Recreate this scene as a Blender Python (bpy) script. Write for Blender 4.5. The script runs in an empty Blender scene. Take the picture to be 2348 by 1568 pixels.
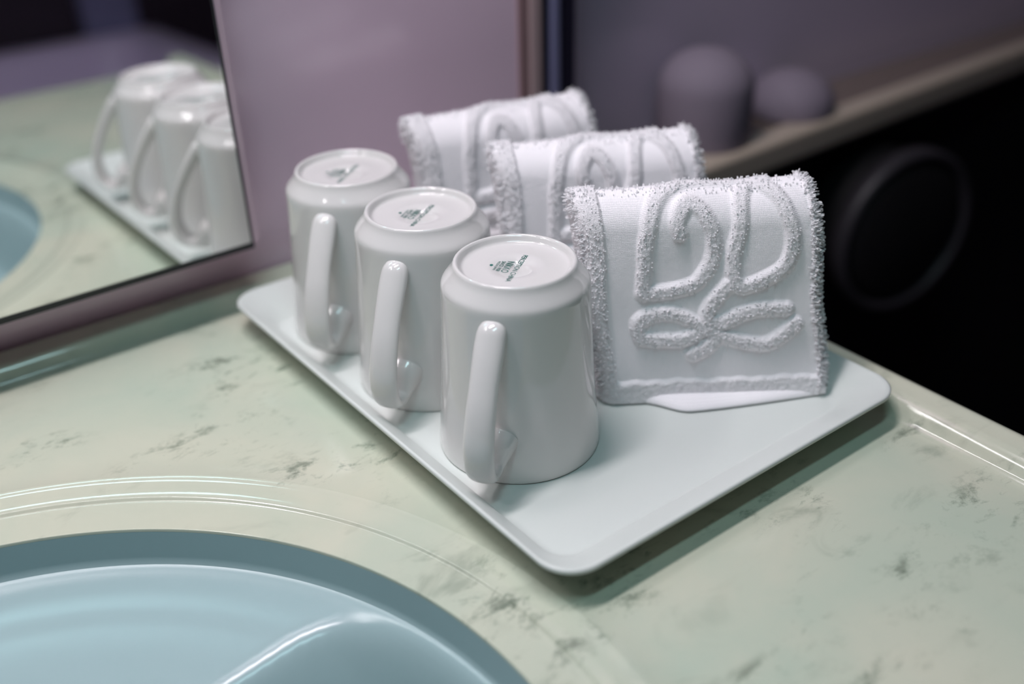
import bpy, bmesh, math, random
import numpy as np
from mathutils import Vector, Matrix, noise

random.seed(4)
S = bpy.context.scene
COL = S.collection

# ------------------------------------------------------------------ camera
CAM = Vector((-0.25157, -0.34229, 0.30765))
R = [[0.8002351528117678, -0.5991789811169628, -0.02466270041915279],
     [-0.32048956274194235, -0.3925465226604476, -0.862086809851925],
     [0.5068630390724944, 0.6977763080922346, -0.5061601362092493]]
cd = bpy.data.cameras.new('camera')
cam = bpy.data.objects.new('camera', cd)
COL.objects.link(cam)
cam.matrix_world = Matrix(((R[0][0], -R[1][0], -R[2][0], CAM.x),
                           (R[0][1], -R[1][1], -R[2][1], CAM.y),
                           (R[0][2], -R[1][2], -R[2][2], CAM.z),
                           (0, 0, 0, 1)))
cd.sensor_width = 36.0
cd.lens = 2417.2 / 2348 * 36.0
cd.clip_start = 0.01
cd.dof.use_dof = True
cd.dof.focus_distance = 0.486
cd.dof.aperture_fstop = 2.9
S.camera = cam

# ------------------------------------------------------------------ world, exposure
S.view_settings.view_transform = 'Standard'
S.view_settings.look = 'None'
S.view_settings.gamma = 1.0
S.view_settings.exposure = 0.0
w = bpy.data.worlds.new('world')
S.world = w
w.use_nodes = True
w.node_tree.nodes['Background'].inputs[0].default_value = (0.5, 0.45, 0.55, 1)
w.node_tree.nodes['Background'].inputs[1].default_value = 0.02


# ------------------------------------------------------------------ lamps (the room's fixtures and an added cool fill; bodies below)
def area(name, loc, target, size, size_y, power, col):
    l = bpy.data.lights.new(name, 'AREA')
    l.shape = 'RECTANGLE'
    l.size = size
    l.size_y = size_y
    l.energy = power
    l.color = col
    o = bpy.data.objects.new(name, l)
    COL.objects.link(o)
    o.location = loc
    o.rotation_euler = (Vector(target) - Vector(loc)).to_track_quat('-Z', 'Y').to_euler()
    return o


VAN = (-0.20, 0.09, 0.98)
area('ceiling_light_pink', VAN, (-0.20, 0.09, 0.0), 0.42, 0.08, 6.0, (1.0, 0.91, 0.965))
COOL_FILL = (-0.24, -0.30, 0.98)
area('added_cool_fill', COOL_FILL, (-0.24, -0.30, 0), 0.42, 0.08, 2.0, (0.58, 0.94, 1.0))  # added fill, no known source: gives the cyan cast towards the front
MIR = (-0.42, 0.175, 0.66)
area('mirror_light', MIR, (-0.30, 0.0, 0.0), 0.30, 0.035, 1.2, (1.0, 0.95, 0.98))

# ------------------------------------------------------------------ materials
def mat(name, col, rough=0.5, spec=0.5, metal=0.0, coat=0.0, emit=None, es=0.0, sub=0.0):
    m = bpy.data.materials.new(name)
    m.use_nodes = True
    b = m.node_tree.nodes['Principled BSDF']
    b.inputs['Base Color'].default_value = (*col, 1)
    b.inputs['Roughness'].default_value = rough
    b.inputs['Specular IOR Level'].default_value = spec
    b.inputs['Metallic'].default_value = metal
    b.inputs['Coat Weight'].default_value = coat
    b.inputs['Coat Roughness'].default_value = 0.04
    if sub:
        b.inputs['Subsurface Weight'].default_value = sub
        b.inputs['Subsurface Radius'].default_value = (0.004, 0.004, 0.004)
        b.inputs['Subsurface Scale'].default_value = 0.5
    if emit:
        b.inputs['Emission Color'].default_value = (*emit, 1)
        b.inputs['Emission Strength'].default_value = es
    return m


def N(m, t, **kw):
    n = m.node_tree.nodes.new(t)
    for k, v in kw.items():
        setattr(n, k, v)
    return n


def L(m, a, b):
    m.node_tree.links.new(a, b)


def add_bump(m, scale, strength, dist, detail=3, kind='noise', stretch=None):
    b = m.node_tree.nodes['Principled BSDF']
    tc = N(m, 'ShaderNodeTexCoord')
    src = tc.outputs['Object']
    if stretch:
        mp = N(m, 'ShaderNodeMapping')
        mp.inputs['Scale'].default_value = stretch
        L(m, src, mp.inputs[0])
        src = mp.outputs[0]
    t = N(m, 'ShaderNodeTexNoise')
    t.inputs['Scale'].default_value = scale
    t.inputs['Detail'].default_value = detail
    L(m, src, t.inputs['Vector'])
    bp = N(m, 'ShaderNodeBump')
    bp.inputs['Strength'].default_value = strength
    bp.inputs['Distance'].default_value = dist
    L(m, t.outputs['Fac'], bp.inputs['Height'])
    L(m, bp.outputs[0], b.inputs['Normal'])
    return bp


def marble():
    m = mat('marble', (0.6, 0.62, 0.52), rough=0.09, spec=0.5, sub=0.0)
    b = m.node_tree.nodes['Principled BSDF']
    tc = N(m, 'ShaderNodeTexCoord')
    # broad clouding between cream and pale green
    n1 = N(m, 'ShaderNodeTexNoise')
    n1.inputs['Scale'].default_value = 9
    n1.inputs['Detail'].default_value = 4
    n1.inputs['Distortion'].default_value = 0.6
    L(m, tc.outputs['Object'], n1.inputs['Vector'])
    r1 = N(m, 'ShaderNodeValToRGB')
    r1.color_ramp.elements[0].position = 0.3
    r1.color_ramp.elements[0].color = (0.475, 0.56, 0.455, 1)
    r1.color_ramp.elements[1].position = 0.72
    r1.color_ramp.elements[1].color = (0.64, 0.63, 0.505, 1)
    L(m, n1.outputs['Fac'], r1.inputs[0])
    # wispy grey-green veins gathered in patches
    mp = N(m, 'ShaderNodeMapping')
    mp.inputs['Location'].default_value = (0.31, 0.12, 0)
    mp.inputs['Rotation'].default_value = (0, 0, 0.35)
    mp.inputs['Scale'].default_value = (1.0, 1.7, 1)
    L(m, tc.outputs['Object'], mp.inputs[0])

    def noise_tex(scale, detail, rough, dist):
        t = N(m, 'ShaderNodeTexNoise')
        t.inputs['Scale'].default_value = scale
        t.inputs['Detail'].default_value = detail
        t.inputs['Roughness'].default_value = rough
        t.inputs['Distortion'].default_value = dist
        L(m, mp.outputs[0], t.inputs['Vector'])
        return t.outputs['Fac']

    def rng(src, a, b_, c_=0.0, d=1.0):
        t = N(m, 'ShaderNodeMapRange', interpolation_type='SMOOTHSTEP')
        t.inputs['From Min'].default_value = a
        t.inputs['From Max'].default_value = b_
        t.inputs['To Min'].default_value = c_
        t.inputs['To Max'].default_value = d
        L(m, src, t.inputs['Value'])
        return t.outputs[0]

    def mth(op, x, y):
        t = N(m, 'ShaderNodeMath', operation=op)
        for i, q in enumerate((x, y)):
            if isinstance(q, float): t.inputs[i].default_value = q
            else: L(m, q, t.inputs[i])
        return t.outputs[0]

    patch = rng(noise_tex(9.5, 2, 0.5, 0.4), 0.46, 0.62)
    wisp = rng(noise_tex(30, 10, 0.72, 0.25), 0.52, 0.66)
    wisp2 = rng(noise_tex(75, 8, 0.75, 0.6), 0.55, 0.70)
    soft = rng(noise_tex(20, 5, 0.6, 0.8), 0.54, 0.80, 0.0, 0.55)
    vv = mth('MAXIMUM', mth('MULTIPLY', wisp, 0.9), mth('MULTIPLY', wisp2, 0.55))
    fac = mth('MAXIMUM', mth('MULTIPLY', vv, patch), mth('MULTIPLY', soft, rng(noise_tex(7, 2, 0.5, 0.0), 0.38, 0.56)))

    class _O: pass
    mx = _O(); mx.outputs = [fac]
    mix = N(m, 'ShaderNodeMix', data_type='RGBA')
    L(m, mx.outputs[0], mix.inputs['Factor'])
    L(m, r1.outputs['Color'], mix.inputs['A'])
    mix.inputs['B'].default_value = (0.16, 0.20, 0.15, 1)
    L(m, mix.outputs['Result'], b.inputs['Base Color'])
    return m


M = {}
M['marble'] = marble()
M['china'] = mat('white_china', (0.71, 0.70, 0.685), rough=0.07, spec=0.55, coat=0.3)
M['tray'] = mat('white_melamine', (0.66, 0.70, 0.67), rough=0.32, spec=0.4)
M['basin'] = mat('basin_ceramic', (0.345, 0.475, 0.49), rough=0.2, spec=0.4)
M['ink'] = mat('green_ink', (0.02, 0.16, 0.13), rough=0.4)
M['cloth'] = mat('white_cotton', (0.965, 0.94, 0.965), rough=0.95, spec=0.1)
M['pile'] = mat('white_cotton_loops', (0.90, 0.89, 0.92), rough=0.9, spec=0.12)
for k in ('cloth', 'pile'):
    b = M[k].node_tree.nodes['Principled BSDF']
    b.inputs['Sheen Weight'].default_value = 0.25
pm = M['pile']
tr_ = N(pm, 'ShaderNodeBsdfTranslucent')
tr_.inputs[0].default_value = (0.97, 0.96, 0.98, 1)
ms_ = N(pm, 'ShaderNodeMixShader')
ms_.inputs[0].default_value = 0.0
pm.node_tree.nodes['Principled BSDF'].inputs['Base Color'].default_value = (0.97, 0.96, 0.98, 1)
L(pm, pm.node_tree.nodes['Principled BSDF'].outputs[0], ms_.inputs[1])
L(pm, tr_.outputs[0], ms_.inputs[2])
L(pm, ms_.outputs[0], pm.node_tree.nodes['Material Output'].inputs['Surface'])
M['mirror'] = mat('mirror_glass', (0.90, 0.92, 0.91), rough=0.0, metal=1.0)
M['black'] = mat('black_edge', (0.012, 0.014, 0.016), rough=0.35)
M['pink'] = mat('gloss_panel', (0.86, 0.65, 0.79), rough=0.16, spec=0.8)
M['pinktrim'] = mat('pale_mirror_edge', (0.62, 0.46, 0.54), rough=0.3)
M['brown'] = mat('brown_strip', (0.30, 0.19, 0.20), rough=0.35)
M['tanstrip'] = mat('taupe_strip', (0.42, 0.31, 0.32), rough=0.35)
M['navy'] = mat('dark_violet_metal', (0.02, 0.017, 0.035), rough=0.35)
M['steel'] = mat('blue_grey_metal', (0.20, 0.20, 0.34), rough=0.3)
M['bay'] = mat('dark_lavender_wall', (0.62, 0.52, 0.66), rough=0.22, spec=0.6)
M['dark'] = mat('dark_room_paint', (0.028, 0.018, 0.03), rough=0.5)
M['void'] = mat('painted_ledge_shade', (0.013, 0.012, 0.014), rough=0.6, spec=0.2)  # shade below the ledge is put into this colour
M['ledge'] = mat('ledge_stone', (0.52, 0.44, 0.36), rough=0.25)
M['lav'] = mat('lavender_enamel', (0.72, 0.62, 0.85), rough=0.3)
M['roll'] = mat('grey_roll', (0.25, 0.21, 0.265), rough=0.8)
M['disc'] = mat('dark_disc', (0.008, 0.008, 0.009), rough=0.5, spec=0.3)
M['rim'] = mat('disc_rim', (0.03, 0.027, 0.033), rough=0.5)
M['floor'] = mat('dark_floor', (0.03, 0.025, 0.03), rough=0.3)
M['ceil'] = mat('ceiling_paint', (0.30, 0.25, 0.31), rough=0.8)
M['lamp'] = mat('lamp_body', (0.7, 0.7, 0.7), rough=0.4)
M['diff1'] = mat('lamp_diffuser', (0.9, 0.9, 0.9), emit=(1, 0.96, 1), es=6)
add_bump(M['tray'], 900, 0.05, 0.0004)


# ------------------------------------------------------------------ mesh helpers
def link_mesh(name, verts, faces, m, parent=None, smooth=True, loc=(0, 0, 0), rz=0.0):
    me = bpy.data.meshes.new(name)
    me.from_pydata([tuple(v) for v in verts], [], faces)
    bm = bmesh.new()
    bm.from_mesh(me)
    bmesh.ops.recalc_face_normals(bm, faces=bm.faces)
    bm.to_mesh(me)
    bm.free()
    if smooth:
        me.polygons.foreach_set('use_smooth', [True] * len(me.polygons))
    me.materials.append(m)
    o = bpy.data.objects.new(name, me)
    COL.objects.link(o)
    if parent:
        o.parent = parent
    else:
        o.location = loc
        o.rotation_euler = (0, 0, rz)
    return o


def empty(name, loc, rz=0.0):
    o = bpy.data.objects.new(name, None)
    o.empty_display_size = 0.02
    COL.objects.link(o)
    o.location = loc
    o.rotation_euler = (0, 0, rz)
    return o


def tag(o, label=None, cat=None, group=None, kind=None):
    if label: o['label'] = label
    if cat: o['category'] = cat
    if group: o['group'] = group
    if kind: o['kind'] = kind
    return o


def box(name, x0, x1, y0, y1, z0, z1, m, parent=None, bevel=0.0, seg=2):
    bm = bmesh.new()
    bmesh.ops.create_cube(bm, size=1)
    for v in bm.verts:
        v.co = Vector((x0 + (v.co.x + .5) * (x1 - x0), y0 + (v.co.y + .5) * (y1 - y0), z0 + (v.co.z + .5) * (z1 - z0)))
    if bevel:
        bmesh.ops.bevel(bm, geom=bm.edges[:], offset=bevel, segments=seg, profile=0.5, affect='EDGES')
    me = bpy.data.meshes.new(name)
    bm.to_mesh(me)
    bm.free()
    me.materials.append(m)
    o = bpy.data.objects.new(name, me)
    COL.objects.link(o)
    if parent: o.parent = parent
    return o


def lathe(prof, n=96, cap_first=False, cap_last=False, cx=0, cy=0):
    vs, fs = [], []
    for r, z in prof:
        for i in range(n):
            a = 2 * math.pi * i / n
            vs.append((cx + r * math.cos(a), cy + r * math.sin(a), z))
    for k in range(len(prof) - 1):
        for i in range(n):
            j = (i + 1) % n
            fs.append((k * n + i, k * n + j, (k + 1) * n + j, (k + 1) * n + i))
    if cap_first: fs.append(tuple(range(n)))
    if cap_last: fs.append(tuple(range((len(prof) - 1) * n, len(prof) * n)))
    return vs, fs


def smooth_poly(pts, sub=6):
    P = [Vector(p) for p in pts]
    out = []
    for i in range(len(P) - 1):
        p0 = P[max(i - 1, 0)]; p1 = P[i]; p2 = P[i + 1]; p3 = P[min(i + 2, len(P) - 1)]
        for k in range(sub):
            t = k / sub
            out.append(0.5 * ((2 * p1) + (p2 - p0) * t + (2 * p0 - 5 * p1 + 4 * p2 - p3) * t * t + (-p0 + 3 * p1 - 3 * p2 + p3) * t ** 3))
    out.append(P[-1])
    return out


# ------------------------------------------------------------------ room shell
XL, XR, YB, YF, ZF_, ZC = -1.05, 1.35, 0.245, -1.75, -0.80, 1.06
def st(o): return tag(o, kind='structure')

st(box('floor', XL, XR, YF, 0.45, ZF_ - 0.03, ZF_, M['floor']))
st(box('ceiling', XL, XR, YF, 0.45, ZC, ZC + 0.03, M['ceil']))
st(box('wall_left', XL - 0.03, XL, YF, 0.45, ZF_, ZC, M['dark']))
st(box('wall_right', XR, XR + 0.03, YF, 0.45, ZF_, ZC, M['dark']))
st(box('wall_front', XL, XR, YF - 0.03, YF, ZF_, ZC, M['dark']))
st(box('wall_back', XL, 0.187, YB, YB + 0.03, ZF_, ZC, M['pink']))
# corner strips beside the panel
st(box('trim_1', 0.187, 0.196, YB - 0.002, YB + 0.10, ZF_, ZC, M['brown'], bevel=0.001))
st(box('trim_2', 0.196, 0.2065, YB - 0.004, YB + 0.10, ZF_, ZC, M['tanstrip'], bevel=0.002))
st(box('trim_3', 0.2065, 0.216, YB + 0.002, YB + 0.10, ZF_, ZC, M['navy'], bevel=0.001))
st(box('trim_4', 0.216, 0.2245, YB - 0.002, YB + 0.10, ZF_, ZC, M['steel'], bevel=0.002))
st(box('trim_5', 0.2245, 0.240, YB + 0.001, YB + 0.10, ZF_, ZC, M['navy'], bevel=0.001))
YBAY = 0.295
st(box('wall_back', 0.240, XR, YBAY, YBAY + 0.03, ZF_, ZC, M['bay']))
# near-black panel standing in for the shade under the ledge
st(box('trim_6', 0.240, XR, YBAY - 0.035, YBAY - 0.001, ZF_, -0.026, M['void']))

# ------------------------------------------------------------------ counter
BX, BY, RO = -0.296, -0.110, 0.262
CX0, CX1, CY0, CY1 = -0.98, 0.158, -0.43, 0.217
def counter():
    vs, fs = [], []
    prof = [(RO, 0), (0.2462, 0), (0.2452, 0.0005), (0.2440, 0.0006), (0.2428, 0.0001), (0.240, -0.0004), (0.236, -0.0006),
            (0.2306, -0.0009), (0.2299, -0.0013), (0.2294, -0.0018), (0.2289, -0.0023), (0.2281, -0.0025), (0.2225, -0.0028), (0.2160, -0.0030), (0.2103, -0.0032),
            (0.2101, -0.0032), (0.2099, -0.0034), (0.2098, -0.0038), (0.2098, -0.0250)]
    n = 240
    # boundary of rectangle by angle, corners snapped
    angs = [2 * math.pi * i / n for i in range(n)]
    cor = [(CX0, CY0), (CX1, CY0), (CX1, CY1), (CX0, CY1)]
    rim = []
    for a in angs:
        c, s = math.cos(a), math.sin(a)
        t = min([(CX1 - BX) / c if c > 1e-9 else 9, (CX0 - BX) / c if c < -1e-9 else 9,
                 (CY1 - BY) / s if s > 1e-9 else 9, (CY0 - BY) / s if s < -1e-9 else 9])
        rim.append([BX + c * t, BY + s * t])
    for q in cor:
        i = min(range(n), key=lambda k: (rim[k][0] - q[0]) ** 2 + (rim[k][1] - q[1]) ** 2)
        rim[i] = list(q)
    for x, y in rim: vs.append((x, y, 0))
    for r, z in prof:
        for a in angs: vs.append((BX + r * math.cos(a), BY + r * math.sin(a), z))
    for k in range(len(prof)):
        for i in range(n):
            j = (i + 1) % n
            fs.append((k * n + i, k * n + j, (k + 1) * n + j, (k + 1) * n + i))
    # coved upstand along the back and the right, one mitred sweep; (offset outwards, z)
    lip = [(0, 0), (0.0012, 0.0001), (0.0026, 0.0008), (0.0040, 0.0022), (0.0056, 0.0048), (0.0078, 0.0076), (0.0100, 0.0092),
           (0.0128, 0.0100), (0.0185, 0.0100), (0.0200, 0.0106), (0.0222, 0.0106), (0.0243, 0.0100), (0.0252, 0.0085), (0.0255, 0.006), (0.0255, -0.040)]
    b0 = len(vs)
    steps = 10
    rc = 0.0
    for o_, z in lip:
        row = [(CX0, CY1 + o_, z)]
        for k in range(steps + 1):
            a = math.pi / 2 * (1 - k / steps)
            row.append((CX1 + o_ * math.cos(a), CY1 + o_ * math.sin(a), z))
        row.append((CX1 + o_, CY0, z))
        vs += row
    m = steps + 3
    for k in range(len(lip) - 1):
        for i in range(m - 1):
            fs.append((b0 + k * m + i, b0 + k * m + i + 1, b0 + (k + 1) * m + i + 1, b0 + (k + 1) * m + i))
    # front edge and underside
    b1 = len(vs)
    fr = [(0, 0), (-0.006, -0.002), (-0.009, -0.008), (-0.009, -0.040)]
    for o_, z in fr:
        vs += [(CX0, CY0 + o_, z), (CX1 + 0.0255, CY0 + o_, z)]
    for k in range(3):
        fs.append((b1 + 2 * k, b1 + 2 * k + 1, b1 + 2 * k + 3, b1 + 2 * k + 2))
    bm_ = bmesh.new()
    o = link_mesh('vanity_counter', vs, fs, M['marble'])
    bm_.from_mesh(o.data)
    bmesh.ops.remove_doubles(bm_, verts=bm_.verts, dist=1e-6)
    bmesh.ops.recalc_face_normals(bm_, faces=bm_.faces)
    bm_.to_mesh(o.data)
    bm_.free()
    return o


ct = counter()
tag(ct, 'pale green-cream marble vanity counter with raised lip and round basin hollow', 'counter')


def basin():
    nr, na = 90, 240
    Rb = 0.2097
    vs, fs = [], []
    def sm(a, b, x):
        t = min(max((x - a) / (b - a), 0), 1)
        return t * t * (3 - 2 * t)
    def zf(r, x, y):
        if r > 0.2080:
            z = -0.0225 + (r - 0.2080) / (Rb - 0.2080) * 0.0178
        else:
            d = 0.2080 - r
            z = -0.0225 - 0.0030 * (1 - math.exp(-d / 0.006)) - 0.16 * max(d - 0.003, 0) - 0.55 * max(d - 0.02, 0) ** 2
        z -= 0.0003 * sm(0.188, 0.176, r)
        # deep rounded-square well
        ux, uy = x + 0.080, y - 0.058
        cx_, cy_, hx, hy, rr = -0.300, -0.130, 0.232, 0.108, 0.078
        qx = abs(x - cx_) - (hx - rr)
        qy = abs(y - cy_) - (hy - rr)
        sd = math.hypot(max(qx, 0), max(qy, 0)) + min(max(qx, qy), 0) - rr
        z -= (0.045 * sm(0.0, -0.045, sd) + 0.0042 * sm(0.004, -0.010, sd)) * sm(0.207, 0.186, r)
        return z
    vs.append((BX, BY, zf(0, BX, BY)))
    rs = [Rb * (i / nr) ** 0.8 for i in range(1, nr + 1)]
    rs = sorted(rs + [0.2080, 0.2084, 0.2074, 0.2065, 0.2095])
    for r in rs:
        for k in range(na):
            a = 2 * math.pi * k / na
            x, y = BX + r * math.cos(a), BY + r * math.sin(a)
            vs.append((x, y, zf(r, x, y)))
    for k in range(na):
        fs.append((0, 1 + k, 1 + (k + 1) % na))
    for i in range(len(rs) - 1):
        for k in range(na):
            j = (k + 1) % na
            fs.append((1 + i * na + k, 1 + i * na + j, 1 + (i + 1) * na + j, 1 + (i + 1) * na + k))
    o = link_mesh('wash_basin', vs, fs, M['basin'])
    tag(o, 'pale blue-white round ceramic basin sunk in the marble counter', 'basin')
    # drain
    v, f = lathe([(0.001, 0), (0.0170, 0.0), (0.0225, 0.001), (0.0235, 0.0002)], 48, cap_first=True)
    d = link_mesh('drain', v, f, mat('chrome', (0.6, 0.62, 0.64), rough=0.15, metal=1), o)
    d.location = (-0.30, -0.125, zf(math.hypot(0.005, 0.012), -0.30, -0.125) + 0.0006)
    return o


basin()

# ------------------------------------------------------------------ mirror on the back wall
def mirror():
    x1, z0, z1, x0 = -0.0388, 0.0452, 0.62, -0.97
    def yy(x, z): return 0.2109 + 0.01464 * (x - x1) + 0.0158 * (z - z0)
    root = empty('wall_mirror', (0, YB, z0))
    tag(root, 'large wall mirror with thin black bottom edge reflecting mugs and basin', 'mirror')
    inv = Vector((0, -YB, -z0))
    def prism(name, xa, xb, za, zb, d0, d1, m, smooth=False):
        vs = []
        for d in (d0, d1):
            for x, z in ((xa, za), (xb, za), (xb, zb), (xa, zb)):
                vs.append(Vector((x, yy(x, z) + d, z)) + inv)
        fs = [(0, 1, 2, 3), (7, 6, 5, 4), (0, 4, 5, 1), (1, 5, 6, 2), (2, 6, 7, 3), (3, 7, 4, 0)]
        return link_mesh(name, vs, fs, m, root, smooth=smooth)
    prism('mirror_glass', x0, x1, z0, z1, 0, 0.004, M['mirror'])
    prism('bottom_edge', x0, x1 + 0.0012, z0 - 0.0032, z0, -0.0008, 0.005, M['black'])
    tag(root.children[-1], 'thin black edge under the mirror')
    prism('side_edge', x1, x1 + 0.0012, z0, z1, -0.0006, 0.004, M['black'])
    prism('side_strip', x1 + 0.0012, x1 + 0.0050, z0, z1, 0.0, 0.006, M['pinktrim'])
    tag(root.children[-1], 'pale pink edge strip')
    prism('backing', x0, x1 + 0.004, z0 + 0.001, z1, 0.0062, 0.0062 + 0.008, M['tanstrip'])
    return root


mirror()

# ------------------------------------------------------------------ tray
TPSI = 0.01338
TX, TY = 0.0513, 0.0500            # centre in tray axes
THX, THY, TZ = 0.1102, 0.1552, 0.0188
FLOORZ = 0.0042
def tray():
    def rr(hx, hy, r, z, n=14):
        out = []
        for qx, qy, a0 in ((1, 1, 0), (-1, 1, 90), (-1, -1, 180), (1, -1, 270)):
            for k in range(n + 1):
                a = math.radians(a0 + 90 * k / n)
                out.append((qx * (hx - r) + r * math.cos(a), qy * (hy - r) + r * math.sin(a), z))
        return out
    H = THX, THY
    pr = [  # (inset_x, inset_y, corner radius, z)
        (0.0190, 0.0240, 0.010, FLOORZ), (0.0162, 0.0218, 0.012, FLOORZ + 0.0001), (0.0155, 0.0212, 0.0125, FLOORZ + 0.0006),
        (0.0120, 0.0165, 0.0145, FLOORZ + 0.0052), (0.0060, 0.0085, 0.0175, TZ - 0.0042), (0.0020, 0.0028, 0.0165, TZ - 0.0008),
        (0.0008, 0.0009, 0.0170, TZ), (0.0, 0.0, 0.0172, TZ - 0.0006), (0.0, 0.0, 0.0172, TZ - 0.0022), (0.0010, 0.0011, 0.0170, TZ - 0.0030),
        (0.0060, 0.0085, 0.0175, TZ - 0.0072), (0.0135, 0.0180, 0.0145, 0.0042), (0.0165, 0.0225, 0.012, 0.0004), (0.0180, 0.024, 0.011, 0.0)]
    vs, fs = [], []
    for ix, iy, r, z in pr:
        vs += rr(H[0] - ix, H[1] - iy, r, z)
    m = 15 * 4
    for k in range(len(pr) - 1):
        for i in range(m):
            j = (i + 1) % m
            fs.append((k * m + i, k * m + j, (k + 1) * m + j, (k + 1) * m + i))
    fs.append(tuple(range(m)))
    fs.append(tuple(range((len(pr) - 1) * m, len(pr) * m)))
    c, s = math.cos(TPSI), math.sin(TPSI)
    o = link_mesh('serving_tray', vs, fs, M['tray'], loc=(TX * c - TY * s, TX * s + TY * c, 0.0003), rz=TPSI)
    # keep rim edges crisp but flat areas flat
    o.data.polygons[-1].use_smooth = False
    o.data.polygons[-2].use_smooth = False
    tag(o, 'white rectangular tray with raised rim holding mugs and washcloths', 'tray')
    return o


tray()
TOP = FLOORZ + 0.0003

# ------------------------------------------------------------------ mugs
AZ = math.radians(216)
def text_mesh(lines):
    """lines: (string, offset along -up, cap height, wanted length, x scale) -> verts, faces, in text axes"""
    V, F = [], []
    for s, off, size, length in lines:
        cu = bpy.data.curves.new('t', 'FONT')
        cu.body = s
        cu.size = size / 0.70
        cu.align_x = 'CENTER'
        cu.align_y = 'CENTER'
        ob = bpy.data.objects.new('t', cu)
        COL.objects.link(ob)
        bpy.context.view_layer.update()
        me = bpy.data.meshes.new_from_object(ob.evaluated_get(bpy.context.evaluated_depsgraph_get()))
        xs = [v.co.x for v in me.vertices]; ys = [v.co.y for v in me.vertices]
        wd = max(xs) - min(xs); cx = (max(xs) + min(xs)) / 2; cy = (max(ys) + min(ys)) / 2
        k = length / wd
        b = len(V)
        V += [((v.co.x - cx) * k, (v.co.y - cy) - off, 0) for v in me.vertices]
        F += [tuple(b + i for i in p.vertices) for p in me.polygons]
        bpy.data.objects.remove(ob)
        bpy.data.meshes.remove(me)
        bpy.data.curves.remove(cu)
    return V, F


def make_mug():
    root = empty('china_mug', (0, 0, TOP))
    prof = [(0.0362, 0.0010), (0.0372, 0.0002), (0.0382, 0.0), (0.0389, 0.0008), (0.0391, 0.0026), (0.0389, 0.006), (0.0384, 0.012), (0.0377, 0.020),
            (0.0369, 0.030), (0.0361, 0.042), (0.0354, 0.055), (0.0348, 0.068), (0.03435, 0.078), (0.03415, 0.0835), (0.03405, 0.0858), (0.0337, 0.0872), (0.0331, 0.0882),
            (0.0323, 0.0892), (0.0310, 0.0908), (0.0297, 0.0925), (0.0287, 0.0940), (0.0282, 0.0953), (0.0278, 0.0963), (0.0270, 0.0968), (0.0262, 0.0965),
            (0.0256, 0.0955), (0.0251, 0.0943), (0.0244, 0.0936), (0.0230, 0.0933), (0.014, 0.0932), (0.0005, 0.0932)]
    inner = [(0.0005, 0.0878), (0.027, 0.0872), (0.0300, 0.084), (0.0312, 0.078), (0.0325, 0.055), (0.0345, 0.025), (0.0362, 0.0010)]
    v, f = lathe(prof + inner, 112)
    link_mesh('body', v, f, M['china'], root)
    # handle: swept oval, in the plane of azimuth AZ
    path = [(0.0315, 0.0812, .0040, .0030), (0.0345, 0.0788, .0056, .0044), (0.0380, 0.0742, .0061, .0044), (0.0430, 0.0672, .0060, .0040), (0.0485, 0.0585, .0058, .0036),
            (0.0535, 0.0490, .0060, .0035), (0.0572, 0.0390, .0062, .0034), (0.0588, 0.0300, .0063, .0034), (0.0580, 0.0220, .0062, .0034),
            (0.0548, 0.0162, .0060, .0034), (0.0500, 0.0140, .0058, .0035), (0.0455, 0.0150, .0060, .0040), (0.0418, 0.0182, .0074, .0056),
            (0.0385, 0.0216, .0088, .0078), (0.0350, 0.0235, .0094, .0088)]
    P = smooth_poly([(a, b, c_) for a, b, c_, d in path], 5)
    T = smooth_poly([(a, b, d) for a, b, c_, d in path], 5)
    n = 28
    vs, fs = [], []
    for i, p in enumerate(P):
        q0, q1 = P[max(i - 1, 0)], P[min(i + 1, len(P) - 1)]
        t = Vector((q1.x - q0.x, q1.y - q0.y)).normalized()
        nrm = Vector((-t.y, t.x))
        for k in range(n):
            a = 2 * math.pi * k / n
            ca, sa = math.cos(a), math.sin(a)
            e = 0.9
            wv = 1.14 * p.z * math.copysign(abs(ca) ** e, ca)
            tv = T[i].z * math.copysign(abs(sa) ** e, sa)
            r = p.x + nrm.x * tv
            z = p.y + nrm.y * tv
            vs.append((r * math.cos(AZ) - wv * math.sin(AZ), r * math.sin(AZ) + wv * math.cos(AZ), z))
    for i in range(len(P) - 1):
        for k in range(n):
            j = (k + 1) % n
            fs.append((i * n + k, i * n + j, (i + 1) * n + j, (i + 1) * n + k))
    fs.append(tuple(range(n)))
    fs.append(tuple(range((len(P) - 1) * n, len(P) * n)))
    link_mesh('handle', vs, fs, M['china'], root)
    # printed base mark
    V, F = text_mesh([('PERCEPTION CHINA', 0.0, 0.0024, 0.0270), ('NIKKO', 0.0043, 0.0034, 0.0112), ('SINCE 1908', 0.0075, 0.0018, 0.0100),
                      ('MADE IN JAPAN', 0.0097, 0.0012, 0.0088)])
    b = len(V)
    V += [(0.0009 * math.cos(a), -0.0120 + 0.0008 * math.sin(a), 0) for a in [2 * math.pi * k / 12 for k in range(12)]]
    F.append(tuple(range(b, b + 12)))
    s = link_mesh('base_mark', V, F, M['ink'], root, smooth=False)
    s.location = (-0.0007, -0.0022, 0.09336)
    s.rotation_euler = (0, 0, math.radians(215.6))
    tag(s, 'green printed maker mark')
    return root


def copy_tree(o, parent=None):
    c = o.copy()
    COL.objects.link(c)
    if parent: c.parent = parent
    for ch in list(o.children): copy_tree(ch, c)
    return c


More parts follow.
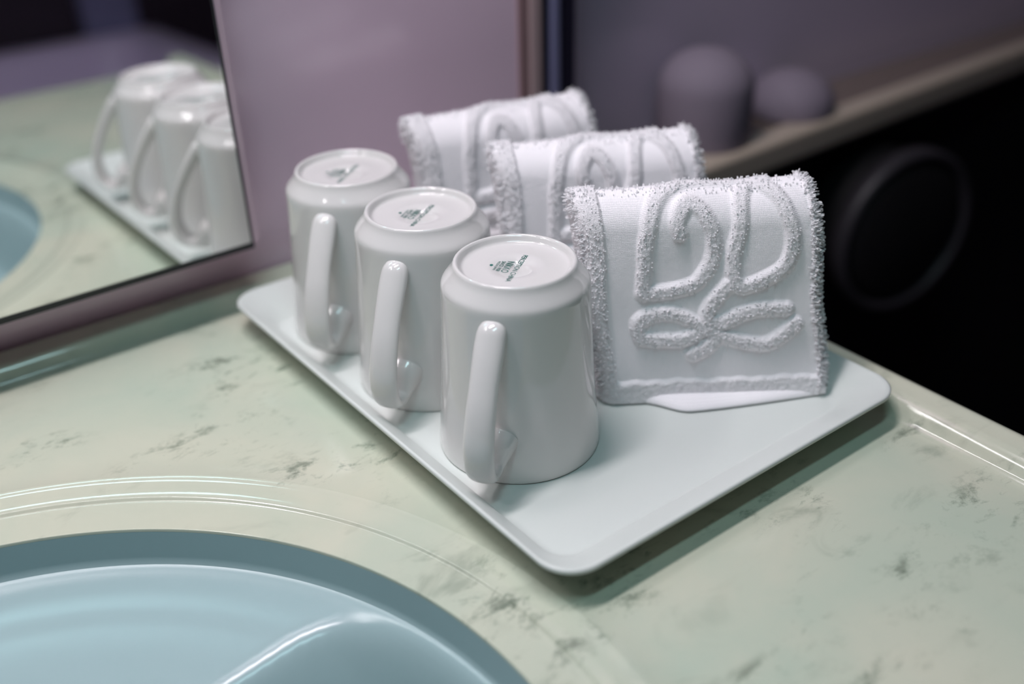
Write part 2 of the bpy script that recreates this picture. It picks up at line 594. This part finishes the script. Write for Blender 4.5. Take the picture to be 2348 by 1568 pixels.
mug = make_mug()
tag(mug, 'white china mug upside down at the front of the tray, green mark in sharp focus', 'mug', 'upturned mugs on the tray')
m2 = copy_tree(mug); m2.location = (-0.0009, 0.0768, TOP); m2.rotation_euler.z = math.radians(-1)
tag(m2, 'white china mug upside down in the middle of the row of three', 'mug')
m3 = copy_tree(mug); m3.location = (-0.0017, 0.1512, TOP); m3.rotation_euler.z = math.radians(3)
tag(m3, 'white china mug upside down at the back of the row, nearest the mirror', 'mug')

# ------------------------------------------------------------------ washcloths
SH = 0.13       # sideways lean
LEAN = 0.12     # backward lean
TW, THT = 0.1200, 0.1062
STROKES = [
    [(38.0, 90.0), (37.0, 94.2), (39.3, 99.1), (44.0, 101.8), (49.7, 98.7), (54.0, 91.0), (55.2, 82.6), (54.4, 75.0), (51.8, 69.0), (47.9, 64.0), (39.8, 61.3), (27.5, 60.1)],
    [(82.2, 114.9), (69.6, 114.2), (57.7, 115.0), (45.9, 113.9), (37.3, 111.0), (30.3, 106.0), (25.7, 99.6), (22.7, 90.6), (21.7, 82.2), (22.3, 72.0), (22.5, 59.8)],
    [(76.6, 114.7), (70.0, 106.9), (68.1, 98.8), (67.0, 88.8), (65.1, 80.5), (65.5, 71.9), (66.8, 64.9)],
    [(78.5, 110.6), (86.1, 103.8), (90.8, 94.6), (93.1, 86.1), (92.9, 77.6), (90.2, 70.9), (83.1, 66.0), (71.9, 61.7), (66.8, 64.9), (61.3, 59.1), (56.6, 53.1), (54.5, 45.2), (58.2, 37.8)],
    [(20.5, 39.4), (20.8, 44.8), (26.9, 48.6), (36.9, 49.1), (46.2, 45.5), (53.9, 40.7), (62.5, 35.8), (74.5, 32.1), (83.8, 30.7), (91.2, 34.1), (99.1, 41.4)],
    [(21.4, 36.2), (32.3, 35.1), (43.2, 35.3), (50.6, 39.0), (57.9, 43.2), (62.1, 42.6), (70.3, 46.7), (80.9, 49.6), (94.3, 49.5)],
    [(46.9, 26.4), (53.5, 29.8), (58.4, 34.2)]]
SEGS = []
for s_ in STROKES:
    p = smooth_poly([(a + SH * b, b, 0) for a, b in s_], 4)
    SEGS += [((p[i].x / 1000, p[i].y / 1000), (p[i + 1].x / 1000, p[i + 1].y / 1000)) for i in range(len(p) - 1)]
SA = np.array([s_[0] for s_ in SEGS]); SB = np.array([s_[1] for s_ in SEGS])


def stroke_dist(U, Wc):
    """distance (m) from each (u,w) to the monogram strokes"""
    P = np.stack([U.ravel(), Wc.ravel()], 1)
    best = np.full(len(P), 1.0)
    for a, b in zip(SA, SB):
        d = b - a
        t = np.clip(((P - a) @ d) / (d @ d + 1e-12), 0, 1)
        q = P - a - t[:, None] * d
        best = np.minimum(best, np.hypot(q[:, 0], q[:, 1]))
    return best.reshape(U.shape)


def sstep(a, b, x):
    t = np.clip((x - a) / (b - a), 0, 1)
    return t * t * (3 - 2 * t)


def band(U, Wc):
    """terry border mask"""
    left = sstep(0.0150 - 0.045 * (0.11 - Wc) * 0.9, 0.0135 - 0.045 * (0.11 - Wc) * 0.9, U)
    right = sstep(TW - 0.0065, TW - 0.0050, U)
    bot = sstep(0.0132, 0.0105, Wc + 0.0006 * np.sin(U * 410) * np.sin(U * 173 + 1))
    return np.maximum(np.maximum(left, right), bot)


RT = 0.0150      # half thickness, also the radius of the top fold
nu, n_front, n_top, n_back = 300, 270, 60, 30
us = np.linspace(0, 1, nu)
us = TW * (us + 0.0)
prof_pts = []     # (y, z, front-height coordinate or -1, normal y, normal z)
hs_ = THT - RT
for i in range(n_front):
    z = 0.0005 + (hs_ - 0.0005) * i / (n_front - 1)
    prof_pts.append((0.0, z, z, -1.0, 0.0))
for i in range(1, n_top + 1):
    a = math.pi * i / n_top
    prof_pts.append((RT - RT * math.cos(a), hs_ + RT * math.sin(a), hs_ + RT * a, -math.cos(a), math.sin(a)))
for i in range(1, n_back + 1):
    z = hs_ - (hs_ - 0.0005) * i / n_back
    prof_pts.append((2 * RT, z, 0.5, 1.0, 0.0))
prof_pts = np.array(prof_pts)
U, K = np.meshgrid(us, np.arange(len(prof_pts)))
PY, PZ, PS, NY, NZ = [prof_pts[:, i][K] for i in range(5)]
# arc position -> picture height; the top fold's first quarter carries the head of the monogram
Wc = np.where(PS < hs_, PS, hs_ + (PS - hs_) * 0.95)
D = stroke_dist(U, Wc)
mono = sstep(0.0050, 0.0016, D) * (PS < 0.2)
bd = band(U, Wc)
raise_ = np.maximum(0.0020 * mono, 0.0017 * bd)
# rounded ends
re_ = 0.009
dl = np.clip(1 - U / re_, 0, 1); dr = np.clip(1 - (TW - U) / re_, 0, 1)
e = np.sqrt(np.clip(1 - np.maximum(dl, dr) ** 2.4, 0.0, 1))
# soft lumps
lump = np.zeros_like(U); fine = np.zeros_like(U)
for idx in np.ndindex(U.shape):
    a, b = U[idx], PS[idx]
    lump[idx] = noise.noise(Vector((a * 28, b * 28, 3.1)))
    fine[idx] = noise.noise(Vector((a * 560, b * 560, 7.7)))
sag = 0.0022 * np.sin(np.clip(Wc / 0.12, 0, 1) * math.pi) * np.where(NY < 0, 1, 0)
off = raise_ + 0.0016 * lump + fine * (0.00005 + 0.00024 * np.clip(mono + bd, 0, 1)) + sag
CYc = RT
Yp = CYc + (PY - CYc) * e + NY * off
Zp = PZ + NZ * off - (1 - e) * 0.006 * NZ
# top edge higher towards the right-hand corner
Zp = Zp * (1 + 0.022 * sstep(0.08, 0.115, U) * sstep(0.06, 0.12, Wc)) + 0.0
Xp = U + 0.0009 * np.sin(PS * 90)
def place(X, Y, Z):
    return np.stack([X - SH * Z, Y + LEAN * Z, Z], -1)
PTS = place(Xp, Yp, Zp)
rows, cols = U.shape
cf = [(r * cols + c_, r * cols + c_ + 1, (r + 1) * cols + c_ + 1, (r + 1) * cols + c_) for r in range(rows - 1) for c_ in range(cols - 1)]
cf += [(r * cols, (rows - 1 - r) * cols, (rows - 2 - r) * cols, (r + 1) * cols) for r in range(0)]
# close bottom and ends
cf.append(tuple(range(cols)) + tuple((rows - 1) * cols + k for k in reversed(range(cols))))
cf.append(tuple(r * cols for r in range(rows)))
cf.append(tuple(r * cols + cols - 1 for r in range(rows)))


def strands(mask, count, length, rad, seed, edge=False):
    """short curled cotton loops rooted on the cloth where mask > .5"""
    rnd = random.Random(seed)
    cand = np.argwhere(mask > 0.5)
    # surface normals from grid
    du = np.gradient(PTS, axis=1); dv = np.gradient(PTS, axis=0)
    nn = np.cross(du, dv)
    nn /= (np.linalg.norm(nn, axis=-1, keepdims=True) + 1e-12)
    if nn[100, 120][1] > 0: nn = -nn
    V, F = [], []
    for _ in range(count):
        r, c_ = cand[rnd.randrange(len(cand))]
        p = Vector(PTS[r, c_]); n_ = Vector(nn[r, c_])
        fu = rnd.uniform(-.5, .5); fv = rnd.uniform(-.5, .5)
        p = p + Vector(du[r, c_]) * fu + Vector(dv[r, c_]) * fv
        if edge:
            n_ = (n_ + Vector((rnd.uniform(.2, 1.2) if c_ > cols / 2 else rnd.uniform(-1.2, -.2), 0, rnd.uniform(-.3, .4)))).normalized()
        t1 = n_.orthogonal().normalized(); t2 = n_.cross(t1)
        a = rnd.uniform(0, 6.283)
        side = (t1 * math.cos(a) + t2 * math.sin(a))
        ln = length * rnd.uniform(.6, 1.35)
        sp = ln * rnd.uniform(.25, .7)
        path = [p - n_ * 0.0003, p + n_ * ln * .55 + side * sp * .15, p + n_ * ln + side * sp * .5,
                p + n_ * ln * .92 + side * sp * .95, p + n_ * ln * .35 + side * sp * 1.15]
        ax = n_.cross(side).normalized()
        b = len(V)
        for i, q in enumerate(path):
            tdir = (path[min(i + 1, 4)] - path[max(i - 1, 0)]).normalized()
            bn = ax.cross(tdir)
            for k in range(3):
                g = 2.094 * k
                V.append(q + (ax * math.cos(g) + bn * math.sin(g)) * rad)
        for i in range(4):
            for k in range(3):
                j = (k + 1) % 3
                F.append((b + i * 3 + k, b + i * 3 + j, b + (i + 1) * 3 + j, b + (i + 1) * 3 + k))
    return V, F


def make_cloth():
    root = empty('washcloth', (0, 0, 0))
    ob = link_mesh('cloth', [tuple(v) for v in PTS.reshape(-1, 3)], cf, M['cloth'], root)
    at = ob.data.attributes.new('pile', 'FLOAT', 'POINT')
    at.data.foreach_set('value', np.maximum(mono, bd).ravel().astype(np.float32))
    front = (np.arange(rows) < n_front + n_top * 0.55)[:, None] * np.ones((1, cols))
    V, F = strands(np.where(mono > .3, 1, 0) * front, 1000, 0.0007, 0.00022, 1)
    o = link_mesh('monogram', V, F, M['pile'], root)
    tag(o, 'raised looped monogram and ribbon', kind='stuff')
    V, F = strands(np.where((bd > .5) & ((PS > 0.014) | (U < 0.012)), 1, 0) * (1 - mono) * front, 900, 0.0008, 0.00022, 2)
    o = link_mesh('border_pile', V, F, M['pile'], root)
    tag(o, kind='stuff')
    V, F = strands((((U > TW - 0.0075) | (U < 0.004)) & (np.arange(rows)[:, None] > 6) & (np.arange(rows)[:, None] < n_front + n_top)) * 1.0, 1300, 0.0019, 0.00022, 3, edge=True)
    V2, F2 = strands(((np.abs(PS - hs_ - RT * 1.45) < 0.006) * 1.0), 350, 0.0010, 0.00022, 5)
    b = len(V)
    o = link_mesh('edge_fringe', V + V2, F + [tuple(i + b for i in f) for f in F2], M['pile'], root)
    tag(o, kind='stuff')
    return root


def add_weave(m):
    b = m.node_tree.nodes['Principled BSDF']
    tc = N(m, 'ShaderNodeTexCoord')
    outs = []
    for ax in ('X', 'Z'):
        wv = N(m, 'ShaderNodeTexWave', bands_direction=ax)
        wv.inputs['Scale'].default_value = 420
        wv.inputs['Distortion'].default_value = 3.5
        wv.inputs['Detail'].default_value = 2
        L(m, tc.outputs['Object'], wv.inputs['Vector'])
        outs.append(wv.outputs['Fac'])
    ad = N(m, 'ShaderNodeMath', operation='ADD')
    L(m, outs[0], ad.inputs[0]); L(m, outs[1], ad.inputs[1])
    bp = N(m, 'ShaderNodeBump')
    bp.inputs['Strength'].default_value = 0.28
    bp.inputs['Distance'].default_value = 0.0004
    L(m, ad.outputs[0], bp.inputs['Height'])
    # looped pile: coarse curly bump where the 'pile' attribute says so
    at = N(m, 'ShaderNodeAttribute', attribute_name='pile')
    nt = N(m, 'ShaderNodeTexNoise')
    nt.inputs['Scale'].default_value = 620
    nt.inputs['Detail'].default_value = 3
    nt.inputs['Distortion'].default_value = 2.5
    L(m, tc.outputs['Object'], nt.inputs['Vector'])
    mu = N(m, 'ShaderNodeMath', operation='MULTIPLY')
    L(m, at.outputs['Fac'], mu.inputs[0]); L(m, nt.outputs['Fac'], mu.inputs[1])
    b2 = N(m, 'ShaderNodeBump')
    b2.inputs['Strength'].default_value = 0.75
    b2.inputs['Distance'].default_value = 0.0011
    L(m, mu.outputs[0], b2.inputs['Height'])
    L(m, bp.outputs[0], b2.inputs['Normal'])
    L(m, b2.outputs[0], b.inputs['Normal'])


add_weave(M['cloth'])
wc = make_cloth()
YAW = math.radians(-34.64)
def set_cloth(o, x, y, yaw, ztop=None):   # ztop: width factor
    o.location = (x, y, TOP + 0.0008)
    o.rotation_euler = (0, 0, yaw)
    if ztop: o.scale.x = ztop


set_cloth(wc, 0.0478, -0.0032, YAW)
tag(wc, 'white washcloth folded upright beside the front mug, raised monogram in focus', 'washcloth', 'folded washcloths on the tray')


def from_top(x, y, yaw):
    """top-left corner of the face -> base origin"""
    ux = Vector((math.cos(yaw), math.sin(yaw))); nb = Vector((-ux.y, ux.x))
    p = Vector((x, y)) + ux * SH * 0.108 - nb * (LEAN * 0.108 + 0.015)
    return p.x, p.y


w2 = copy_tree(wc)
yw = math.radians(-31)
set_cloth(w2, *from_top(0.0600, 0.1062, yw), yw, 0.955)
tag(w2, 'white washcloth folded upright, standing between the front and the rearmost one', 'washcloth')
w3 = copy_tree(wc)
yw = math.radians(-18.2)
set_cloth(w3, *from_top(0.0467, 0.1730, yw), yw, 0.945)
tag(w3, 'white washcloth folded upright, rearmost and nearest the pinkish wall panel', 'washcloth')


def flap(root):
    """layer that sags forward under the front cloth"""
    vs, fs = [], []
    n, m_ = 60, 10
    for i in range(n):
        t = i / (n - 1)
        x = 0.018 + t * (TW - 0.020)
        # sags forward most a third of the way along
        k = math.exp(-((t - 0.28) / 0.16) ** 2) if t < 0.28 else max(0.0, 1 - ((t - 0.28) / 0.72) ** 1.25)
        d = 0.0115 * k
        for j in range(m_):
            s = j / (m_ - 1)
            vs.append((x, 0.002 - (0.002 + d) * math.sin(s * math.pi / 2), 0.0050 - 0.0047 * (s ** 1.5)))
    for i in range(n):
        t = i / (n - 1)
        for j in range(m_):
            v = vs[i * m_ + j]
            vs.append((v[0], v[1] + 0.0016, max(v[2] - 0.0010, 0.0001)))
    q = n * m_
    for i in range(n - 1):
        for j in range(m_ - 1):
            a = i * m_ + j
            fs.append((a, a + 1, a + m_ + 1, a + m_))
            fs.append((q + a, q + a + m_, q + a + m_ + 1, q + a + 1))
        a = i * m_ + m_ - 1
        fs.append((a, a + m_, q + a + m_, q + a))
        a = i * m_
        fs.append((a, q + a, q + a + m_, a + m_))
    o = link_mesh('folded_layer', vs, fs, M['cloth'], root)
    tag(o, 'smooth layer sagging out under the border')


flap(wc)

# ------------------------------------------------------------------ bay right of the counter
M['ledgetop'] = mat('ledge_top_stone', (0.20, 0.155, 0.135), rough=0.25)
def yfront(x): return 0.203 + 0.050 * (x - 0.35)
def skew(o):
    for v in o.data.vertices:
        t = (YBAY - v.co.y) / (YBAY - 0.203)
        v.co.y += (yfront(v.co.x) - 0.203) * max(t, 0)
lg = box('wall_shelf', 0.243, XR - 0.001, 0.2315, YBAY - 0.0005, -0.026, -0.003, M['ledgetop'])
skew(lg)
ng = box('nosing', 0.243, XR - 0.001, 0.203, 0.2315, -0.026, 0.0, M['ledge'], lg, bevel=0.005, seg=4)
skew(ng)
tag(ng, 'lighter taupe front edge')
tag(lg, 'brown ledge with lighter edge running along the dark wall beyond the counter', 'shelf')


def roll(x, y, h, r, label):
    v, f = lathe([(0.0005, h)] + [(r * math.sin(a), h - r * .8 + r * .8 * math.cos(a)) for a in [0.13 * k for k in range(1, 13)]] + [(r, 0.004), (r * .96, 0.0), (0.0005, 0.0)], 64)
    o = link_mesh('paper_roll', v, f, M['roll'], loc=(x, y, -0.0028))
    tag(o, label, 'paper roll', 'dim rolls on the ledge')


roll(0.385, 0.252, 0.080, 0.040, 'blurred grey round-topped roll on the ledge, nearer the towels')
roll(0.500, 0.254, 0.040, 0.038, 'blurred grey round-topped roll on the ledge, farther right and lower')


def disc():
    root = empty('round_cover', (0.596, YBAY - 0.066, -0.118), math.radians(-10))
    tag(root, 'dark round cover with a faint grey rim in the shade under the ledge', 'cover')
    def ring(prof, name, m):
        v, f = lathe(prof, 72)
        v = [(a, -c_, b_) for a, b_, c_ in v]
        return link_mesh(name, v, f, m, root)
    ring([(0.001, 0.062), (0.060, 0.062), (0.068, 0.058), (0.070, 0.050), (0.070, 0.0)], 'disc', M['disc'])
    ring([(0.0705, 0.045), (0.072, 0.060), (0.077, 0.063), (0.081, 0.058), (0.081, 0.045), (0.0705, 0.045)], 'rim', M['rim'])
    return root


disc()

# ------------------------------------------------------------------ what the mirror sees across the room
tb = empty('bathtub', (0.15, -1.62, ZF_))
tag(tb, 'lavender-grey bathtub rim, blurred in the mirror reflection', 'bathtub')
def tub():
    x0, x1, y0, y1, h = -0.75, 0.62, -1.74, -1.06, 0.585
    def rrect(hx, hy, r, z, n=8):
        out = []
        for qx, qy, a0 in ((1, 1, 0), (-1, 1, 90), (-1, -1, 180), (1, -1, 270)):
            for k in range(n + 1):
                a = math.radians(a0 + 90 * k / n)
                out.append(((x0 + x1) / 2 + qx * (hx - r) + r * math.cos(a) - 0.15, (y0 + y1) / 2 + qy * (hy - r) + r * math.sin(a) + 1.62, z))
        return out
    hx, hy = (x1 - x0) / 2, (y1 - y0) / 2
    pr = [(0, 0.03, 0.0), (0, 0.03, h - 0.02), (0.004, 0.035, h - 0.004), (0.02, 0.04, h), (0.075, 0.08, h), (0.085, 0.08, h - 0.01), (0.13, 0.12, 0.12), (0.2, 0.1, 0.08)]
    vs, fs = [], []
    for i_, r, z in pr: vs += rrect(hx - i_, hy - i_, r, z)
    m = 36
    for k in range(len(pr) - 1):
        for i in range(m):
            j = (i + 1) % m
            fs.append((k * m + i, k * m + j, (k + 1) * m + j, (k + 1) * m + i))
    fs.append(tuple(range((len(pr) - 1) * m, len(pr) * m)))
    link_mesh('tub', vs, fs, M['lav'], tb)


tub()
st(box('door_1', 0.46, 0.58, YF, YF + 0.04, ZF_, 1.05, M['steel'], bevel=0.004))

# lamp bodies
def lampbody(name, c, sx, sy, h, label):
    root = empty(name, (c[0], c[1], c[2]))
    tag(root, label, 'light')
    b = box('housing', -sx / 2, sx / 2, -sy / 2, sy / 2, 0.004, h, M['lamp'], root, bevel=0.004)
    return root


lampbody('ceiling_lamp', VAN, 0.60, 0.13, ZC - VAN[2] - 0.001, 'long ceiling lamp nearest the mirror wall')
lampbody('ceiling_lamp', COOL_FILL, 0.60, 0.13, ZC - COOL_FILL[2] - 0.001, 'unseen added cool fill lamp at the ceiling, farther from the mirror wall')  # housing for the added cool fill, out of view
lampbody('mirror_lamp', MIR, 0.38, 0.07, 0.03, 'short lamp on the wall above the mirror')
box('bracket', -0.04, 0.04, 0.03, YB - MIR[1] - 0.0005, 0.008, 0.024, M['lamp'], bpy.data.objects['mirror_lamp'])
